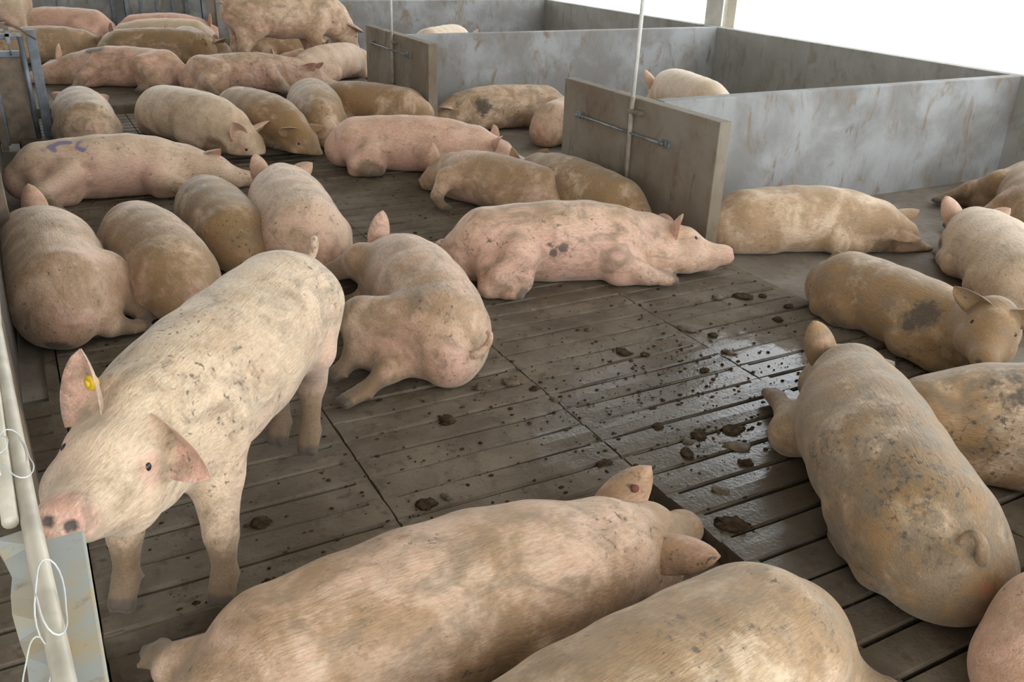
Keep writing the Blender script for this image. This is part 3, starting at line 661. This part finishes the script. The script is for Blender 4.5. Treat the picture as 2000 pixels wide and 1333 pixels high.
pig('brown-stained pig with a dark back half cut off beside the bristly tan pig', (3.66, 1.05), 137, 1.05, 'lie', (30, 25), -1, 0, -.01, hyaw=20, hpitch=-22, tail=None, col=(0.10, 0.91, 0.85), vox=.014, spots=((.85, 0, .2, .2, .62), (.70, .05, .2, .15, .55)))
pig('pink-brown pig whose rump presses against the tail of the bristly tan pig', (1.92, .82), -3, 1.0, 'lie', (20, 10), 1, 0, tail=None, col=(0.75, 0.56, 0.30), vox=.014)
# middle of the main pen
p, h, s = (1.36, 3.02), 80, 1.05
pig('round pig on its side with its rump turned out and tail curled sideways', p, h, s, 'lie', (62, 48), 1, -.05, hyaw=6, hpitch=-12, ears=('up', 'up'), tail='side', col=(0.45, 0.61, 0.60), vox=.013, spots=((.03, -.04, .10, .06),), redspot=False,
    legs={'hr': leg('', p, h, s, (1.17, 3.17, .09), (1.06, 3.12, .05), (.93, 3.07, .035)), 'hl': leg('', p, h, s, (1.15, 3.42, .22), (1.10, 3.36, .10), (1.02, 3.32, .06), (.96, 3.30, .04)), 'fl': leg('', p, h, s, (1.37, 4.05, .26), (1.28, 4.25, .14), (1.25, 4.37, .08), (1.24, 4.42, .05))})
p, h, s = (1.94, 4.22), -17, 1.05
pig('long pink pig stretched on its side with black smears on its belly', p, h, s, 'lie', (72, 60), -1, 0, hyaw=-8, hpitch=2, hroll=25, ears=('up', 'out'), tail='up', mud=.55, col=(0.62, 0.39, 0.65), vox=.013, eyes=True, spots=((.55, -.12, -.17, .045), (.50, -.1, -.185, .035)),
    legs={'hl': [(.32, -.20, .20), (.20, -.27, .12), (.26, -.30, .06), (.32, -.31, .04)], 'hr': [(.30, -.20, .08), (.16, -.26, .05), (.24, -.31, .04), (.31, -.33, .033)], 'fl': [(.84, -.17, .17), (1.0, -.24, .08), (1.10, -.25, .05), (1.16, -.25, .04)], 'fr': [(.88, -.16, .07), (1.03, -.20, .05), (1.12, -.19, .04), (1.18, -.19, .033)]})
pig('tan pig lying on the solid floor just behind the edge of a pen gate', (3.70, 4.09), -20, .98, 'lie', (35, 25), 1, .03, -.02, hyaw=-14, hpitch=-20, ears=('fwd', 'fwd'), tail=None, col=(0.18, 0.68, 0.40), vox=.015)
pig('muddy pig facing outward with a dark shoulder patch and pink snout', (3.66, 3.14), -92, .90, 'lie', (18, 12), -1, 0, -.01, hyaw=-54, hpitch=-4, neck=.17, hz=.36, ears=('out', 'out'), tail='curl', col=(0.15, 0.98, 0.70), vox=.013, eyes=True, spots=((.84, -.17, .05, .12), (.8, -.18, .0, .10), (-.02, -.02, .04, .16)))
pig('white-backed pig seen from behind with thin upright ears on solid floor', (4.40, 2.36), 55, 1.03, 'lie', (6, 3), 1, 0, -.02, hyaw=-16, hpitch=-12, ears=('up', 'up'), tail=None, col=(0.02, 0.34, 0.45), vox=.015)
p, h, s = (6.52, 3.92), 219, 1.05
pig('brown pig on its side with dirty legs stretched toward the partition wall', p, h, s, 'lie', (74, 62), -1, 0, -.02, hyaw=6, hpitch=2, hroll=20, tail=None, col=(0.35, 0.86, 0.55), vox=MID, eyes=True)
# left group
p, h, s = (.03, 4.06), 93, 1.10
pig('large tan pig on its side against the fence with pink rump outward', p, h, s, 'lie', (55, 40), -1, 0, hyaw=0, hpitch=-10, tail=None, col=(0.30, 0.61, 0.35), vox=.0135, spots=((-.02, .12, -.02, .09),), redspot=True,
    legs={'hr': leg('', p, h, s, (.18, 4.14, .09), (.26, 4.16, .05), (.34, 4.19, .035)), 'hl': leg('', p, h, s, (.19, 4.40, .19), (.25, 4.34, .12), (.32, 4.28, .07), (.37, 4.24, .045))})
pig('tan pig with brown streaked flank second from the fence', (.53, 4.20), 96, 1.0, 'lie', (30, 22), 1, -.02, hide_ears=True, hyaw=0, hpitch=-24, tail='down', col=(0.35, 0.84, 0.45), vox=.0135, redspot=True)
pig('brown-stained pig between the streaked tan pig and the pink-eared one', (.94, 4.74), 92, .95, 'lie', (28, 20), 1, 0, hide_ears=True, hyaw=0, hpitch=-24, tail=None, col=(0.25, 0.94, 0.70), vox=.0145)
pig('pink-tinted pig seen from behind with both ears raised apart', (1.27, 4.50), 84, 1.09, 'lie', (8, 2), 1, .02, hyaw=0, hpitch=-10, ears=(((-.1, .40, .9), (.9, .3, 0)), ((.1, .75, .6), (.9, .2, -.2))), tail='down', col=(0.42, 0.41, 0.50), vox=.0145)
p, h, s = (-.14, 6.72), -3, 1.02
pig('long pale pig with blue paint marks on its flank', p, h, s, 'lie', (55, 62), -1, 0, hyaw=-4, hpitch=-10, ears=('fwd', 'flop'), tail=None, col=(0.22, 0.26, 0.45), vox=MID,
    blue=(((.12, -.185, -0.02), (.18, -.185, 0.01), (.22, -.185, -0.02)), ((.28, -.19, -0.03), (.26, -.19, 0.01), (.32, -.19, 0.04), (.38, -.19, 0.03)), ((.42, -.19, -0.02), (.46, -.19, -0.04), (.50, -.19, -0.01), (.48, -.19, 0.03), (.43, -.19, 0.02), (.42, -.19, -0.02)), ((.52, -.19, 0.02), (.58, -.19, 0.05))),
    legs={'fl': [(.86, -.2, .15), (1.02, -.30, .09), (1.13, -.31, .06), (1.19, -.31, .04)], 'fr': [(.9, -.18, .07), (1.06, -.24, .05), (1.16, -.25, .04), (1.22, -.25, .033)]})
# second row
pig('pale pig resting its head low with one big ear out sideways', (1.02, 8.52), -68, 1.07, 'lie', (6, 4), 1, -.02, Z1, hyaw=14, hpitch=-32, ears=('out', 'up'), tail='down', col=(0.08, 0.44, 0.35), vox=MID, eyes=True, fat=1.06)
pig('brown pig with a pink snout resting beside the pale low-headed pig', (1.66, 8.42), -76, 1.0, 'lie', (10, 6), 1, 0, Z1, hyaw=8, hpitch=-22, ears=('fwd', 'out'), tail=None, col=(0.20, 1.00, 0.50), vox=MID, eyes=True)
pig('mottled pig facing outward with ears drooping to both sides', (2.47, 8.66), -101, 1.02, 'lie', (6, 4), 1, 0, Z1, hyaw=4, hpitch=-24, ears=('flop', 'flop'), tail=None, col=(0.35, 0.81, 0.60), vox=MID, eyes=True)
pig('orange-brown pig lying with its rump and hanging tail against a pen gate', (3.24, 7.62), 130, .97, 'lie', (24, 15), 1, 0, Z1, tail='down', col=(0.25, 0.91, 0.45), vox=MID)
p, h, s = (2.12, 6.88), -25, 1.05
pig('pink pig lying with raised ears behind the bent-foreleg pig', p, h, s, 'lie', (50, 30), -1, 0, hyaw=2, hpitch=-10, hroll=8, ears=('up', 'out'), tail=None, col=(0.75, 0.36, 0.40), vox=MID, spots=((.22, .02, .19, .03),),
    legs={'hl': [(.32, -.20, .18), (.20, -.27, .10), (.28, -.29, .05), (.34, -.30, .035)], 'hr': [(.32, -.20, .07), (.20, -.25, .05), (.28, -.28, .04), (.34, -.29, .033)]})
p, h, s = (3.06, 4.90), 113, .92
pig('tan pig with a bent foreleg behind the long pink one', p, h, s, 'lie', (25, 30), 1, 0, hyaw=-20, hpitch=-16, ears=('up', 'up'), tail=None, col=(0.45, 0.71, 0.50), vox=MID, legs={'fl': leg('', p, h, s, (2.52, 5.55, .20), (2.42, 5.50, .10), (2.42, 5.42, .05), (2.45, 5.36, .04))})
pig('ochre-stained pig squeezed against the face of a pen gate', (3.27, 4.36), 94, 1.0, 'lie', (12, 8), 1, 0, hyaw=6, hpitch=-10, ears=('up', 'up'), tail=None, col=(0.10, 1.00, 0.60), vox=MID)
pig('tan pig with dark cheek lying along the middle partition wall', (4.86, 7.86), 174, 1.03, 'lie', (20, 15), 1, 0, -.02, hyaw=12, hpitch=-16, ears=('fwd', 'flop'), tail=None, col=(0.25, 0.68, 0.70), vox=FARV, spots=((.9, .15, .0, .14),))
p, h, s = (4.12, 6.98), 30, 1.0
pig('pale pig with its rump and hind leg outward before the middle partition wall', p, h, s, 'lie', (40, 20), -1, 0, -.02, tail='down', col=(0.40, 0.46, 0.40), vox=FARV)
pig('sunlit white pig standing behind the near partition wall', (4.92, 5.60), 75, .95, 'stand', (0, 0), 1, 0, -.02, hyaw=0, hpitch=-25, tail=None, col=(0.00, 0.18, 0.20), vox=FARV)
pig('pale pig standing behind the middle partition wall', (4.10, 9.75), 40, .95, 'stand', (0, 0), 1, 0, -.02, hyaw=0, hpitch=-30, tail=None, col=(0.10, 0.31, 0.30), vox=FARV)
# far group
pig('dirty pig standing with its head lowered before the far partition wall', (2.20, 10.80), 5, 1.17, 'stand', (0, 0), 1, 0, Z2, hyaw=0, hpitch=-48, hz=.43, ears=('out', 'fwd'), tail='up', col=(0.35, 0.61, 0.60), vox=.0165, eyes=True)
pig('pinkish pig on its side under the standing pig in the far group', (1.52, 9.92), -6, 1.06, 'lie', (68, 60), -1, 0, Z2, fat=.82, hyaw=-2, hpitch=-10, hroll=25, ears=('up', 'fwd'), tail=None, col=(0.50, 0.51, 0.65), vox=FARV, spots=((.55, -.1, .1, .07),))
pig('white-faced pig lying under the snout of the far standing pig', (3.62, 10.6), -140, 1.0, 'lie', (15, 8), 1, 0, Z2, hyaw=14, hpitch=-16, ears=('out', 'out'), tail=None, col=(0.30, 0.31, 0.40), vox=FARV)
pig('pink pig lying at the foot of the far partition wall', (4.05, 11.2), 170, .98, 'lie', (40, 30), 1, 0, Z2 if False else -.02, tail=None, col=(0.60, 0.36, 0.40), vox=FARV)
pig('pink-bellied pig on its side with a black shoulder patch', (1.58, 10.22), 152, 1.06, 'lie', (70, 62), 1, 0, Z2, fat=.88, hyaw=4, hpitch=-8, ears=('up', 'up'), tail=None, col=(0.75, 0.56, 0.45), vox=FARV, spots=((.83, .17, .05, .15), (.8, .15, .12, .1)))
pig('brown-backed pig with a dark ear in the far group', (1.0, 12.2), -13, 1.05, 'lie', (25, 15), -1, 0, Z2, hyaw=0, hpitch=-5, ears=('up', 'fwd'), tail=None, col=(0.20, 0.91, 0.70), vox=FARV)
pig('brown pig with a looped dark tail on its rump', (2.10, 11.75), 95, .98, 'lie', (10, 5), 1, 0, Z2, tail='curl', col=(0.20, 0.94, 0.40), vox=FARV)
pig('whitish pig behind the brown-backed pig in the far group', (2.48, 13.4), 178, 1.0, 'lie', (15, 10), 1, 0, Z2, tail=None, col=(0.10, 0.21, 0.30), vox=FARV)
pig('rosy pig before the ribbed dark panel at the back', (1.42, 14.2), 0, .98, 'lie', (40, 30), -1, 0, Z2, tail=None, col=(0.95, 0.26, 0.30), vox=FARV)
pig('pink pig with round rump before the grey partition panel', (1.30, 14.2), 160, 1.15, 'lie', (50, 40), 1, 0, Z2, tail=None, col=(0.75, 0.26, 0.30), vox=FARV)
pig('brown pig with a white cheek between pink-bellied and round-rumped pigs', (-.30, 12.35), 14, 1.05, 'lie', (15, 10), -1, 0, Z2, hyaw=-6, hpitch=-12, ears=('out', 'out'), tail=None, col=(0.35, 0.81, 0.70), vox=FARV)
pig('pale-shouldered pig beside the steel gate with hanging tail', (.45, 7.78), 90, 1.05, 'lie', (8, 4), 1, 0, Z1 if False else .035, hyaw=-10, hpitch=-14, ears=('out', 'out'), tail='down', col=(0.25, 0.56, 0.65), vox=MID)
pig('tan pig hidden behind the far standing pig', (2.55, 11.95), 2, .9, 'lie', (15, 10), 1, 0, Z2, tail=None, col=(0.20, 0.76, 0.40), vox=FARV)
pig('pale pig standing beyond the steel gate', (.30, 13.6), 176, 1.0, 'stand', (0, 0), 1, 0, Z2, tail=None, col=(0.10, 0.41, 0.30), vox=FARV)
